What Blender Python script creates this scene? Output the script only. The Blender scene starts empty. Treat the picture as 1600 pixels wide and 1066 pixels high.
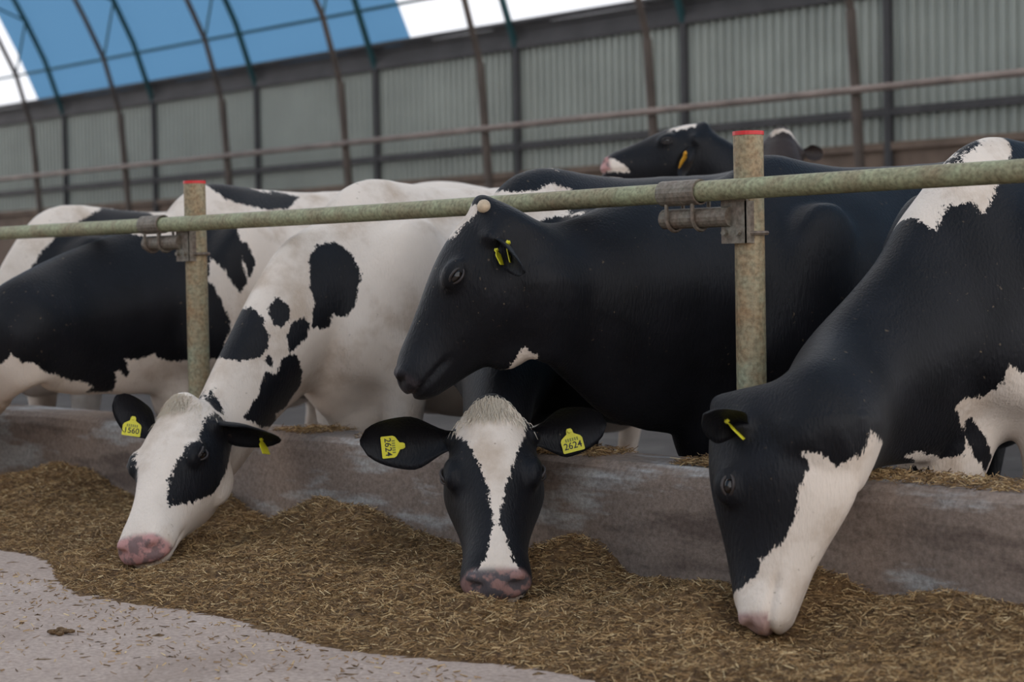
import bpy, bmesh, math, random
import numpy as np
from math import sin, cos, pi, radians, atan2, sqrt
from mathutils import Vector, Matrix
from mathutils.bvhtree import BVHTree

random.seed(7); rng = np.random.default_rng(7)
scn = bpy.context.scene
COL = scn.collection

# ------------------------------------------------------------------ camera
# world frame: feed fence along X (post at the origin), +Y away into the pen,
# z = 0 on the feed alley floor, cows stand on a floor 0.22 m lower.
FPX, IW, IH = 3000.0, 1600, 1066
ROLL = radians(1.05); TH = atan2(2700, FPX); PITCH = atan2(102.5, FPX)
_f = np.array([-cos(TH)*cos(PITCH), sin(TH)*cos(PITCH), -sin(PITCH)])
_r = np.cross(_f, [0, 0, 1]); _r /= np.linalg.norm(_r)
_u = np.cross(_r, _f)
CR = np.array([cos(ROLL)*_r - sin(ROLL)*_u, sin(ROLL)*_r + cos(ROLL)*_u, _f])
CC = np.array([3.196, -3.688, 0.84])
cam = bpy.data.cameras.new('camera'); camo = bpy.data.objects.new('camera', cam)
COL.objects.link(camo); scn.camera = camo
cam.sensor_width = 36; cam.lens = 36*FPX/IW
m = Matrix(((CR[0][0], CR[1][0], -CR[2][0], CC[0]), (CR[0][1], CR[1][1], -CR[2][1], CC[1]),
            (CR[0][2], CR[1][2], -CR[2][2], CC[2]), (0, 0, 0, 1)))
camo.matrix_world = m
cam.dof.use_dof = True; cam.dof.focus_distance = 5.0; cam.dof.aperture_fstop = 3.6
cam.clip_end = 300

# ------------------------------------------------------------------ light
world = bpy.data.worlds.new('world'); scn.world = world; world.use_nodes = True
wn = world.node_tree; bg = wn.nodes['Background']
bg.inputs['Color'].default_value = (0.97, 0.97, 1.0, 1); bg.inputs['Strength'].default_value = 2.4
sun = bpy.data.lights.new('sun_offscreen', 'SUN'); suno = bpy.data.objects.new('sun_offscreen', sun); COL.objects.link(suno)   # in the open sky above the roof
sun.energy = 2.0; sun.angle = radians(3); sun.color = (1, 0.95, 0.88)
suno.rotation_euler = (radians(28), radians(-22), 0)
scn.view_settings.view_transform = 'Standard'; scn.view_settings.look = 'None'
scn.view_settings.exposure = -0.45; scn.view_settings.gamma = 1.0
scn.view_settings.use_curve_mapping = False

# ------------------------------------------------------------------ helpers
def ray(px, py):
    return np.array([(px-IW/2)/FPX, (IH/2-py)/FPX, 1.0]) @ CR
def at_depth(px, py, D): return CC + ray(px, py)*D
def at_x(px, py, X): d = ray(px, py); return CC + d*((X-CC[0])/d[0])
def at_y(px, py, Y): d = ray(px, py); return CC + d*((Y-CC[1])/d[1])
def at_z(px, py, Z): d = ray(px, py); return CC + d*((Z-CC[2])/d[2])
def depth(P): return float(CR[2] @ (np.asarray(P, float)-CC))
def nrm(v): v = np.asarray(v, float); return v/np.linalg.norm(v)
def sstep(a, b, x): t = np.clip((x-a)/(b-a), 0, 1); return t*t*(3-2*t)

def tag(o, label=None, cat=None, group=None, kind=None):
    if label: o['label'] = label
    if cat: o['category'] = cat
    if group: o['group'] = group
    if kind: o['kind'] = kind
    return o
def empty(name, loc=(0, 0, 0)):
    o = bpy.data.objects.new(name, None); COL.objects.link(o); o.location = loc
    o.empty_display_size = .05
    return o
def mesh_obj(name, verts, faces, mat, parent=None, smooth=False):
    me = bpy.data.meshes.new(name)
    off = np.zeros(3)
    if parent is not None: off = np.array(wloc(parent))
    me.from_pydata([tuple(np.asarray(v, float)-off) for v in verts], [], faces)
    me.update()
    o = bpy.data.objects.new(name, me); COL.objects.link(o)
    if mat: me.materials.append(mat)
    if parent is not None: o.parent = parent
    if smooth: me.shade_smooth()
    return o
def wloc(o):
    p = Vector((0, 0, 0))
    while o is not None: p = p + o.location; o = o.parent
    return p
class MB:
    def __init__(s): s.v = []; s.f = []
    def add(s, v, f):
        n = len(s.v); s.v += [tuple(map(float, p)) for p in v]; s.f += [tuple(i+n for i in q) for q in f]
    def box(s, lo, hi):
        x0, y0, z0 = lo; x1, y1, z1 = hi
        s.add([(x0,y0,z0),(x1,y0,z0),(x1,y1,z0),(x0,y1,z0),(x0,y0,z1),(x1,y0,z1),(x1,y1,z1),(x0,y1,z1)],
              [(0,3,2,1),(4,5,6,7),(0,1,5,4),(1,2,6,5),(2,3,7,6),(3,0,4,7)])
    def tube(s, pts, rad, n=10, caps=True):
        pts = [np.asarray(p, float) for p in pts]; k = len(pts)
        rad = [rad]*k if np.isscalar(rad) else rad
        rings = []
        up = None
        for i in range(k):
            t = nrm(pts[min(i+1, k-1)]-pts[max(i-1, 0)])
            if up is None: up = np.array([0, 0, 1.]) if abs(t[2]) < .9 else np.array([1., 0, 0])
            a = nrm(np.cross(t, up)); b = np.cross(a, t); up = b
            rings.append([pts[i]+rad[i]*(cos(2*pi*j/n)*a+sin(2*pi*j/n)*b) for j in range(n)])
        s.loft(rings, caps)
    def loft(s, rings, caps=True):
        n = len(rings[0]); v = [p for r in rings for p in r]; f = []
        for i in range(len(rings)-1):
            for j in range(n):
                f.append((i*n+j, i*n+(j+1) % n, (i+1)*n+(j+1) % n, (i+1)*n+j))
        if caps:
            f.append(tuple(range(n-1, -1, -1))); f.append(tuple(range((len(rings)-1)*n, len(rings)*n)))
        s.add(v, f)
    def ellipsoid(s, c, ax, n=14, k=9):
        ax = np.asarray(ax, float); c = np.asarray(c, float); rings = []
        for i in range(1, k):
            a = pi*i/k
            rings.append([c + cos(a)*ax[0] + sin(a)*(cos(2*pi*j/n)*ax[1]+sin(2*pi*j/n)*ax[2]) for j in range(n)])
        s.loft(rings)
    def build(s, name, mat, parent=None, smooth=False):
        return mesh_obj(name, s.v, s.f, mat, parent, smooth)

# ------------------------------------------------------------------ materials
def mat_new(name):
    m = bpy.data.materials.new(name); m.use_nodes = True
    nt = m.node_tree; b = nt.nodes['Principled BSDF']
    return m, nt, b
def N(nt, t, **kw):
    n = nt.nodes.new(t)
    for k, v in kw.items():
        if k in n.inputs: n.inputs[k].default_value = v
        else: setattr(n, k, v)
    return n
def ramp(nt, fac, stops):
    r = nt.nodes.new('ShaderNodeValToRGB'); e = r.color_ramp.elements
    while len(e) < len(stops): e.new(0.5)
    for i, (p, c) in enumerate(stops): e[i].position = p; e[i].color = (*c, 1)
    nt.links.new(fac, r.inputs[0]); return r.outputs[0]
def plain(name, col, rough=.6, metal=0, noise=0, scale=20, bump=0):
    m, nt, b = mat_new(name)
    b.inputs['Roughness'].default_value = rough; b.inputs['Metallic'].default_value = metal
    b.inputs['Base Color'].default_value = (*col, 1)
    if noise or bump:
        tc = N(nt, 'ShaderNodeTexCoord'); nz = N(nt, 'ShaderNodeTexNoise', Scale=scale, Detail=6.0)
        nt.links.new(tc.outputs['Object'], nz.inputs['Vector'])
        lo = tuple(c*(1-noise) for c in col); hi = tuple(min(1, c*(1+noise)) for c in col)
        nt.links.new(ramp(nt, nz.outputs[0], [(.3, lo), (.7, hi)]), b.inputs['Base Color'])
        if bump:
            bp = N(nt, 'ShaderNodeBump', Strength=bump, Distance=.01)
            nt.links.new(nz.outputs[0], bp.inputs['Height']); nt.links.new(bp.outputs[0], b.inputs['Normal'])
    return m

def coat_material(name, white=(.72, .62, .53), black=(.0045, .0045, .006), pad=(.45, .25, .22), padspot=(.05, .045, .05)):
    m, nt, b = mat_new(name); L = nt.links.new
    tc = N(nt, 'ShaderNodeTexCoord')
    at = N(nt, 'ShaderNodeAttribute', attribute_name='patch')
    n1 = N(nt, 'ShaderNodeTexNoise', Scale=70.0, Detail=3.0, Roughness=.6)
    n2 = N(nt, 'ShaderNodeTexNoise', Scale=260.0, Detail=2.0)
    mp = N(nt, 'ShaderNodeMapping'); mp.inputs['Scale'].default_value = (1, 1, .35)
    L(tc.outputs['Object'], mp.inputs[0]); L(mp.outputs[0], n1.inputs['Vector']); L(mp.outputs[0], n2.inputs['Vector'])
    a = N(nt, 'ShaderNodeMath', operation='MULTIPLY_ADD'); a.inputs[1].default_value = .030; a.inputs[2].default_value = -.015
    L(n1.outputs[0], a.inputs[0])
    a2 = N(nt, 'ShaderNodeMath', operation='MULTIPLY_ADD'); a2.inputs[1].default_value = .020; a2.inputs[2].default_value = -.010
    L(n2.outputs[0], a2.inputs[0])
    s = N(nt, 'ShaderNodeMath', operation='ADD'); L(a.outputs[0], s.inputs[0]); L(a2.outputs[0], s.inputs[1])
    s2 = N(nt, 'ShaderNodeMath', operation='ADD'); L(at.outputs['Fac'], s2.inputs[0]); L(s.outputs[0], s2.inputs[1])
    mr = N(nt, 'ShaderNodeMapRange'); mr.inputs['From Min'].default_value = -.0015; mr.inputs['From Max'].default_value = .0015
    L(s2.outputs[0], mr.inputs['Value'])
    # white hair with soiled and yellowish areas
    n3 = N(nt, 'ShaderNodeTexNoise', Scale=5.0, Detail=6.0, Roughness=.62); L(tc.outputs['Object'], n3.inputs['Vector'])
    wc = ramp(nt, n3.outputs[0], [(.32, tuple(c*f for c, f in zip(white, (.72, .66, .60)))), (.50, white), (.75, tuple(min(1, c*1.1) for c in white))])
    n4 = N(nt, 'ShaderNodeTexNoise', Scale=9.0, Detail=5.0); L(tc.outputs['Object'], n4.inputs['Vector'])
    bc = ramp(nt, n4.outputs[0], [(.35, black), (.75, tuple(c*1.8+.001 for c in black))])
    mx = N(nt, 'ShaderNodeMix', data_type='RGBA'); L(mr.outputs[0], mx.inputs['Factor']); L(wc, mx.inputs['A']); L(bc, mx.inputs['B'])
    # straw dust specks caught in the hair
    n6 = N(nt, 'ShaderNodeTexNoise', Scale=75.0, Detail=2.0); L(tc.outputs['Object'], n6.inputs['Vector'])
    n7 = N(nt, 'ShaderNodeTexNoise', Scale=3.5, Detail=3.0); L(tc.outputs['Object'], n7.inputs['Vector'])
    sp = N(nt, 'ShaderNodeMath', operation='MULTIPLY'); L(ramp(nt, n6.outputs[0], [(.70, (0, 0, 0)), (.76, (1, 1, 1))]), sp.inputs[0]); L(ramp(nt, n7.outputs[0], [(.45, (0, 0, 0)), (.6, (.6, .6, .6))]), sp.inputs[1])
    ms_ = N(nt, 'ShaderNodeMix', data_type='RGBA'); L(sp.outputs[0], ms_.inputs['Factor']); L(mx.outputs['Result'], ms_.inputs['A']); ms_.inputs['B'].default_value = (.22, .16, .10, 1); mx = ms_
    # bare nose skin
    ap = N(nt, 'ShaderNodeAttribute', attribute_name='pad')
    n5 = N(nt, 'ShaderNodeTexNoise', Scale=34.0, Detail=3.0); L(tc.outputs['Object'], n5.inputs['Vector'])
    pc = ramp(nt, n5.outputs[0], [(.47, pad), (.56, padspot)])
    mp2 = N(nt, 'ShaderNodeMix', data_type='RGBA'); L(ap.outputs['Fac'], mp2.inputs['Factor']); L(mx.outputs['Result'], mp2.inputs['A']); L(pc, mp2.inputs['B'])
    L(mp2.outputs['Result'], b.inputs['Base Color'])
    b.inputs['Roughness'].default_value = .5; b.inputs['Specular IOR Level'].default_value = .2
    b.inputs['Sheen Weight'].default_value = .03; b.inputs['Sheen Roughness'].default_value = .4
    mpb = N(nt, 'ShaderNodeMapping'); mpb.inputs['Scale'].default_value = (1, 1, .3)
    L(tc.outputs['Object'], mpb.inputs[0])
    nb = N(nt, 'ShaderNodeTexNoise', Scale=160.0, Detail=3.0); L(mpb.outputs[0], nb.inputs['Vector'])
    bp = N(nt, 'ShaderNodeBump', Strength=.45, Distance=.006); L(nb.outputs[0], bp.inputs['Height']); L(bp.outputs[0], b.inputs['Normal'])
    return m

def concrete(name, base, dark, light, scale=2.0, streak=False):
    m, nt, b = mat_new(name); L = nt.links.new
    tc = N(nt, 'ShaderNodeTexCoord'); mp = N(nt, 'ShaderNodeMapping')
    if streak: mp.inputs['Scale'].default_value = (.55, 1, 2.6)
    L(tc.outputs['Object'], mp.inputs[0])
    n1 = N(nt, 'ShaderNodeTexNoise', Scale=scale, Detail=9.0, Roughness=.62); L(mp.outputs[0], n1.inputs['Vector'])
    n2 = N(nt, 'ShaderNodeTexNoise', Scale=70.0, Detail=5.0, Roughness=.7); L(tc.outputs['Object'], n2.inputs['Vector'])
    c1 = ramp(nt, n1.outputs[0], [(.36, dark), (.46, base), (.55, base), (.63, light)])
    c2 = ramp(nt, n2.outputs[0], [(.3, (.62, .60, .58)), (.7, (1.25, 1.25, 1.25))])
    mx = N(nt, 'ShaderNodeMix', data_type='RGBA', blend_type='MULTIPLY'); mx.inputs['Factor'].default_value = 1
    L(c1, mx.inputs['A']); L(c2, mx.inputs['B']); L(mx.outputs['Result'], b.inputs['Base Color'])
    b.inputs['Roughness'].default_value = .85
    bp = N(nt, 'ShaderNodeBump', Strength=.5, Distance=.006); L(n2.outputs[0], bp.inputs['Height']); L(bp.outputs[0], b.inputs['Normal'])
    return m
def rusty(name, base, rust, scale=6.0, th=.5):
    m, nt, b = mat_new(name); L = nt.links.new
    tc = N(nt, 'ShaderNodeTexCoord')
    n1 = N(nt, 'ShaderNodeTexNoise', Scale=scale, Detail=8.0, Roughness=.68); L(tc.outputs['Object'], n1.inputs['Vector'])
    n2 = N(nt, 'ShaderNodeTexNoise', Scale=90.0, Detail=4.0); L(tc.outputs['Object'], n2.inputs['Vector'])
    c = ramp(nt, n1.outputs[0], [(th-.14, base), (th+.14, rust)])
    c2 = ramp(nt, n2.outputs[0], [(.3, (.6, .58, .55)), (.65, (1.2, 1.2, 1.2))])
    mx = N(nt, 'ShaderNodeMix', data_type='RGBA', blend_type='MULTIPLY'); mx.inputs['Factor'].default_value = 1
    L(c, mx.inputs['A']); L(c2, mx.inputs['B']); L(mx.outputs['Result'], b.inputs['Base Color'])
    b.inputs['Roughness'].default_value = .6; b.inputs['Metallic'].default_value = .15
    bp = N(nt, 'ShaderNodeBump', Strength=.25, Distance=.003); L(n2.outputs[0], bp.inputs['Height']); L(bp.outputs[0], b.inputs['Normal'])
    return m
def translucent(name, col, diff):
    m, nt, b = mat_new(name); L = nt.links.new
    out = nt.nodes['Material Output']
    t = N(nt, 'ShaderNodeBsdfTranslucent'); t.inputs[0].default_value = (*col, 1)
    d = N(nt, 'ShaderNodeBsdfDiffuse'); d.inputs[0].default_value = (*diff, 1)
    mx = N(nt, 'ShaderNodeMixShader'); mx.inputs[0].default_value = .3
    L(t.outputs[0], mx.inputs[1]); L(d.outputs[0], mx.inputs[2]); L(mx.outputs[0], out.inputs['Surface'])
    return m

M = dict(
    wall=plain('corrugated_sheet', (.31, .325, .285), .5, .2, .12, 1.2),
    wallbase=plain('wall_base_boards', (.16, .11, .08), .8, 0, .3, 4),
    chord=plain('truss_steel', (.10, .075, .06), .6, .3, .3, 3),
    chordg=plain('truss_green', (.02, .075, .08), .6, .2, .2, 3),
    girt=plain('girt_steel', (.07, .065, .065), .7, .2, .2, 3),
    railp=plain('wall_rail', (.26, .20, .17), .6, .2, .25, 4),
    roofw=translucent('white_roof_sheet', (.92, .93, .95), (.8, .8, .8)),
    roofb=translucent('blue_roof_sheet', (.085, .20, .335), (.11, .22, .33)),
    kerb=concrete('kerb_concrete', (.27, .205, .165), (.14, .10, .08), (.44, .42, .40), 2.6, True),
    floor=concrete('alley_concrete', (.43, .335, .28), (.345, .262, .215), (.50, .405, .35), 1.5),
    pen=concrete('pen_floor', (.05, .04, .035), (.03, .025, .02), (.08, .07, .06), 2),
    feed=None,
    pipe=rusty('rail_paint', (.31, .32, .19), (.24, .185, .105), 9, .55),
    post=rusty('post_galvanised', (.30, .32, .22), (.33, .20, .10), 6, .49),
    clamp=rusty('clamp_steel', (.21, .19, .15), (.17, .12, .09), 14, .5),
    red=plain('red_cap', (.62, .03, .03), .45),
    yellow=plain('tag_yellow', (.66, .60, .02), .45, 0, .06, 60),
    orange=plain('tag_orange', (.75, .36, .02), .45),
    print=plain('tag_small_print', (.20, .20, .03), .6),
    ink=plain('tag_ink', (.02, .02, .015), .6),
    eye=plain('eye_dark', (.010, .007, .006), .08),
    lid=plain('eyelid_skin', (.03, .022, .02), .55),
    horn=plain('horn_bud', (.52, .40, .27), .6, 0, .25, 60),
)

# ------------------------------------------------------------------ setting
CF = -0.22                                   # cow standing floor
def struct(o): o['kind'] = 'structure'; return o
b = MB(); b.box((-60, -17, -.3), (22, -.12, 0.0)); struct(b.build('floor', M['floor']))
b = MB(); b.box((-60, .10, -.5), (22, 11.2, CF)); struct(b.build('floor_pen', M['pen']))

# kerb between alley and pen
b = MB()
xs = np.linspace(-8, 3.0, 90)
rings = []
for x in xs:
    e = .006*sin(x*5.1)+.004*sin(x*13.7)
    c = .012
    prof = [(-.125+e, -.28), (-.125+e*.5, .30), (-.118+e, .340-c+.004*sin(x*7)), (-.10+e, .346), (.07, .348), (.098, .335), (.10, .30), (.10, -.28)]
    rings.append([(x, y, z) for y, z in prof])
b.loft(rings); struct(b.build('wall_kerb', M['kerb'], smooth=False))

# far wall of corrugated sheets between truss columns, YW from the fence
YW = 11.0; S = 2.57; X0 = -7.77
bays = range(-4, 11)
wall = struct(empty('wall_back', (0, YW, 0)))
pitch = .105
for k in bays:
    xa = X0-S*(k+1); xb = X0-S*k
    v = []; f = []; nrib = int(S/pitch)
    prof = [(0, 0), (.30, 0), (.42, -.028), (.72, -.028), (.84, 0)]
    pts = []
    for i in range(nrib):
        for (t, d) in prof: pts.append((xa+(i+t)*(xb-xa)/nrib, YW+d))
    pts.append((xb, YW))
    for (x, y) in pts: v += [(x, y, 1.97), (x, y, 3.46)]
    for i in range(len(pts)-1): f.append((2*i, 2*i+2, 2*i+3, 2*i+1))
    mesh_obj('wall_sheet', v, f, M['wall'], wall)
    q = MB(); q.box((xa+.03, YW-.02, -.2), (xb-.03, YW+.10, 1.98)); q.build('base_panel', M['wallbase'], wall)
for z, d, hgt, mt in ((3.44, .05, .10, 'girt'), (3.62, .03, .05, 'girt'), (2.30, .04, .075, 'girt'), (1.98, .04, .07, 'wallbase')):
    q = MB(); q.box((X0-S*11, YW-.03-d, z-hgt/2), (X0+S*4, YW-.03, z+hgt/2)); q.build('girt', M[mt], wall)
q = MB(); q.box((X0-S*11, YW-.03, 3.46), (X0+S*4, YW+.03, 3.66)); q.build('eave_board', M['girt'], wall)

q = MB(); q.box((X0-S*13, 2*(-2.5)-YW-.1, -.3), (X0+S*8, 2*(-2.5)-YW, 3.7)); struct(q.build('wall_front_unseen', M['wall']))  # unseen near wall, added to cut front light and keep the cows top-lit
# arched roof: circle through the eave, sheets between trusses
YC = -2.5; HS = YW-YC; A0 = radians(24); RR = HS/cos(A0); ZC = 3.66-RR*sin(A0)
def arch(a, off=0.0): return (YC+(RR-off)*cos(a), ZC+(RR-off)*sin(a))
roof = struct(empty('ceiling', (0, YC, 0)))
bl_r = at_y(645, 80, YW)[0]; bl_l = at_y(62, 168, YW)[0]
NA = 40
def sheet(xa, xb, mat):
    v = []; f = []; nx = 5
    for i in range(NA+1):
        a = A0 + (pi-2*A0)*i/NA
        for j in range(nx):
            t = j/(nx-1); sag = .05*sin(pi*t)
            y, z = arch(a, sag); v.append((xa+(xb-xa)*t, y, z))
    for i in range(NA):
        for j in range(nx-1): f.append((i*nx+j, i*nx+j+1, (i+1)*nx+j+1, (i+1)*nx+j))
    return mesh_obj('roof_sheet', v, f, mat, roof, True)
edges = sorted(set([X0-S*k for k in range(-8, 14)] + [bl_r, bl_l, bl_r+20.2, bl_l+20.2]))
for xa, xb in zip(edges[:-1], edges[1:]):
    xm = (xa+xb)/2
    blue = bl_l < xm < bl_r or bl_l+20.2 < xm < bl_r+20.2      # second blue run is unseen, added overhead to dim and blue the light
    sheet(xa, xb, M['roofb'] if blue else M['roofw'])
# eave purlins under the sheets
for a_, r_ in ((A0+.004, .035), (A0+.035, .02), (A0+.30, .03), (A0+.6, .03), (A0+.9, .03)):
    y, z = arch(a_, .10); q = MB(); q.tube([(X0-S*13, y, z), (X0+S*6, y, z)], r_, 6); q.build('purlin', M['chordg' if a_ > A0+.02 else 'girt'], roof)

# trusses: outer chord on the wall line, inner chord set in from it, zigzag webs
def inner_off(z): return .30+.26*min(1, max(0, z)/3.4)
def make_truss(x, k):
    t = empty('roof_truss', (x, YW, 0))
    hi = 26; outp = [(x, YW-.05, -.2), (x, YW-.05, 3.4)]; inp = [(x, YW-.05-inner_off(0), -.2), (x, YW-.05-inner_off(1.7), 1.7), (x, YW-.05-inner_off(3.2), 3.2)]
    for i in range(1, hi+1):
        a = A0+(pi/2-A0)*i/hi*1.0
        y, z = arch(a, .08); outp.append((x, y, z)); y, z = arch(a, .62); inp.append((x, y, z))
    q = MB(); q.tube(outp[:2], .045, 6); q.build('column', M['girt'], t)
    q = MB(); q.tube(outp[1:], .042, 6); q.build('outer_chord', M['chordg'], t)
    q = MB(); q.tube(inp[:3], .048, 8); q.build('inner_column', M['chord'], t)
    q = MB(); q.tube(inp[2:], .038, 6); q.build('inner_chord', M['chord'], t)
    oi = [np.array(p) for p in outp[2:]]; ii = [np.array(p) for p in inp[3:]]
    for j in range(0, hi-2, 2):
        q = MB(); q.tube([ii[j], oi[j+1]], .016, 5); q.tube([oi[j+1], ii[j+2]], .016, 5); q.build('web', M['chordg'], t)
    return tag(t, None, 'truss', 'arched roof trusses along the far wall')
for k in range(-3, 9):
    t = make_truss(X0-S*k, k)
    xm = X0-S*k
    if bl_l+.3 < xm < bl_r-.3: t['label'] = 'steel roof truss column and arch standing against the blue roof sheets'
    else: t['label'] = 'steel roof truss column and arch standing under the white roof sheets'
# two long rusty rails fixed along the inner columns
y_ = YW-.06-inner_off(2.45)-.06
q = MB(); q.tube([(X0-S*11, y_, 2.47), (X0+S*4, y_, 2.47)], .036, 7)
tag(q.build('wall_rail', M['railp']), 'long rusty brown pipe rail running along the far corrugated wall', 'rail')

# ------------------------------------------------------------------ feed fence
def ring_pts(c, r, n=20, z=0): return [(c[0]+r*cos(2*pi*i/n), c[1]+r*sin(2*pi*i/n), z) for i in range(n)]
PX = (0.0, -2.548, 2.55, -5.10)
RAILY, RAILZ, RAILR = -.064, 1.043, .0265
def fence_post(x, label):
    t = empty('fence_post', (x, 0, .34)); q = MB()
    q.loft([ring_pts((x, 0), .038, 24, .33), ring_pts((x, 0), .038, 24, 1.183)])
    q.build('post_tube', M['post'], t, False)
    q = MB(); q.loft([ring_pts((x, 0), .0395, 24, 1.181), ring_pts((x, 0), .0395, 24, 1.191)]); q.build('cap', M['red'], t)
    # bracket: plate on the post, stub pipe pointing along the fence under the rail, two U bolts
    q = MB(); z0 = .945
    q.box((x-.052, -.048, z0-.035), (x+.032, -.040, z0+.075)); q.box((x+.026, -.048, z0-.035), (x+.033, -.020, z0+.070)); q.build('bracket_plate', M['clamp'], t)
    for dx in (-.036, .008):
        q = MB(); q.tube([(x+dx, -.046, z0-.008), (x+dx, -.060, z0-.008)], .008, 6); q.build('bolt', M['clamp'], t)
    q = MB(); n = 18
    ro = [(x-.25, RAILY+.02+.026*cos(2*pi*i/n), .978+.026*sin(2*pi*i/n)) for i in range(n)]
    ri = [(x-.25, RAILY+.02+.019*cos(2*pi*i/n), .978+.019*sin(2*pi*i/n)) for i in range(n)]
    re = [(x-.17, p[1], p[2]) for p in ri]; rb = [(x-.02, p[1], p[2]) for p in ro]
    q.loft([rb, ro, ri, re]); q.build('stub_pipe', M['clamp'], t, False)
    q = MB(); q.tube([(x+.0435*cos(a), .0435*sin(a), .935) for a in np.linspace(-1.1, pi+1.1, 22)], .006, 6); q.build('post_clamp_bolt', M['clamp'], t)
    for dx in (-.215, -.125):
        q = MB(); c = (RAILY+.02, .978)
        q.tube([(x+dx, c[0]-.031, 1.026)]+[(x+dx, c[0]+.031*cos(a), c[1]+.031*sin(a)) for a in np.linspace(-pi, 0, 14)]+[(x+dx, c[0]+.031, 1.026)], .0055, 6); q.build('u_bolt', M['clamp'], t)
    # saddle sleeve around the rail above the stub
    q = MB(); n = 18
    A = [[(x+xx, RAILY+rr*cos(2*pi*i/n), RAILZ+rr*sin(2*pi*i/n)) for i in range(n)] for xx, rr in ((-.235, .0285), (-.235, .033), (-.105, .033), (-.105, .0285))]
    q.loft(A, False); q.build('saddle', M['clamp'], t)
    return tag(t, label, 'post', 'fence posts')
fence_post(PX[0], 'rusty round fence post with red cap in front of the big black cow')
fence_post(PX[1], 'rusty round fence post with red cap beside the white cow with black spots')
q = MB(); q.tube([(x, RAILY+.003*sin(x*1.3), RAILZ+.004*sin(x*1.1+.4)) for x in np.linspace(-7.5, 2.6, 60)], RAILR, 18)
tag(q.build('neck_rail', M['pipe'], smooth=True), 'long pale green painted pipe rail clamped along the fence posts', 'rail')

# ------------------------------------------------------------------ cows
def superring(n, ex):
    out = []
    for i in range(n):
        a = 2*pi*i/n; s_, c_ = sin(a), cos(a)
        out.append((math.copysign(abs(s_)**(2/ex), s_), math.copysign(abs(c_)**(2/ex), c_)))
    return out
def section(c, side, up, hw, ht, hb, ex=2.3, topw=.7, botw=.6, n=28):
    """ring round c: half width hw, height ht above and hb below; narrower towards top and bottom"""
    r = []
    for sx, sy in superring(n, ex):
        w = hw*(1+(topw-1)*sy**1.5 if sy > 0 else 1+(botw-1)*(-sy)**1.5)
        r.append(np.asarray(c)+np.asarray(side)*sx*w+np.asarray(up)*(sy*(ht if sy > 0 else hb)))
    return r
def resample(secs, k):
    """smooth (Catmull-Rom) refinement of a list of equal-length tuples"""
    A = np.array(secs, float); n = len(A); out = []
    for i in range(n-1):
        p0 = A[max(i-1, 0)]; p1 = A[i]; p2 = A[i+1]; p3 = A[min(i+2, n-1)]
        for j in range(k):
            t = j/k
            out.append(.5*((2*p1)+(-p0+p2)*t+(2*p0-5*p1+4*p2-p3)*t*t+(-p0+3*p1-3*p2+p3)*t**3))
    out.append(A[-1]); return out

TRUNK = [  # forward, top, bottom, half width, top narrowing
 (-1.50, 1.24, 1.08, .05, .8), (-1.46, 1.34, .92, .14, .8), (-1.36, 1.395, .80, .22, .75), (-1.20, 1.42, .70, .26, .72), (-1.02, 1.43, .64, .30, .72),
 (-.80, 1.40, .58, .345, .55), (-.55, 1.385, .55, .372, .42), (-.30, 1.375, .56, .365, .36), (-.10, 1.39, .60, .33, .30),
 (.06, 1.405, .60, .285, .26), (.20, 1.36, .58, .26, .32), (.30, 1.24, .62, .22, .5), (.37, 1.08, .70, .13, .7)]
HEAD = [  # u, v top, v bottom, half width, top narrowing, jaw narrowing
 (-.035, -.035, -.15, .045, .7, .7), (-.015, .000, -.22, .075, .70, .6), (.03, .022, -.270, .090, .72, .55), (.095, .032, -.315, .100, .80, .48), (.155, .036, -.335, .111, .85, .42),
 (.205, .034, -.335, .112, .84, .40), (.255, .028, -.315, .101, .80, .40), (.305, .020, -.280, .087, .76, .44), (.355, .013, -.240, .076, .75, .52),
 (.41, .007, -.200, .071, .80, .62), (.455, .003, -.174, .075, .84, .70), (.49, -.006, -.154, .078, .85, .78), (.52, -.022, -.136, .071, .85, .8), (.54, -.042, -.116, .052, .8, .8), (.548, -.06, -.100, .027, .8, .8)]

def signed_poly(P, poly):
    """signed distance of 2-D points P to polygon, positive inside"""
    poly = np.asarray(poly, float); n = len(poly); d = np.full(len(P), 1e9); ins = np.zeros(len(P), bool)
    for i in range(n):
        a = poly[i]; b_ = poly[(i+1) % n]; e = b_-a; w = P-a
        t = np.clip((w@e)/max(e@e, 1e-12), 0, 1); q_ = w-t[:, None]*e
        d = np.minimum(d, np.hypot(q_[:, 0], q_[:, 1]))
        c1 = (a[1] > P[:, 1]) != (b_[1] > P[:, 1])
        with np.errstate(divide='ignore', invalid='ignore'):
            xi = (b_[0]-a[0])*(P[:, 1]-a[1])/(b_[1]-a[1])+a[0]
        ins ^= c1 & (P[:, 0] < xi)
    return np.where(ins, d, -d)

def zoompoly(x0, y0, s, pts): return [(x0+x/s, y0+y/s) for x, y in pts]

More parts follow.
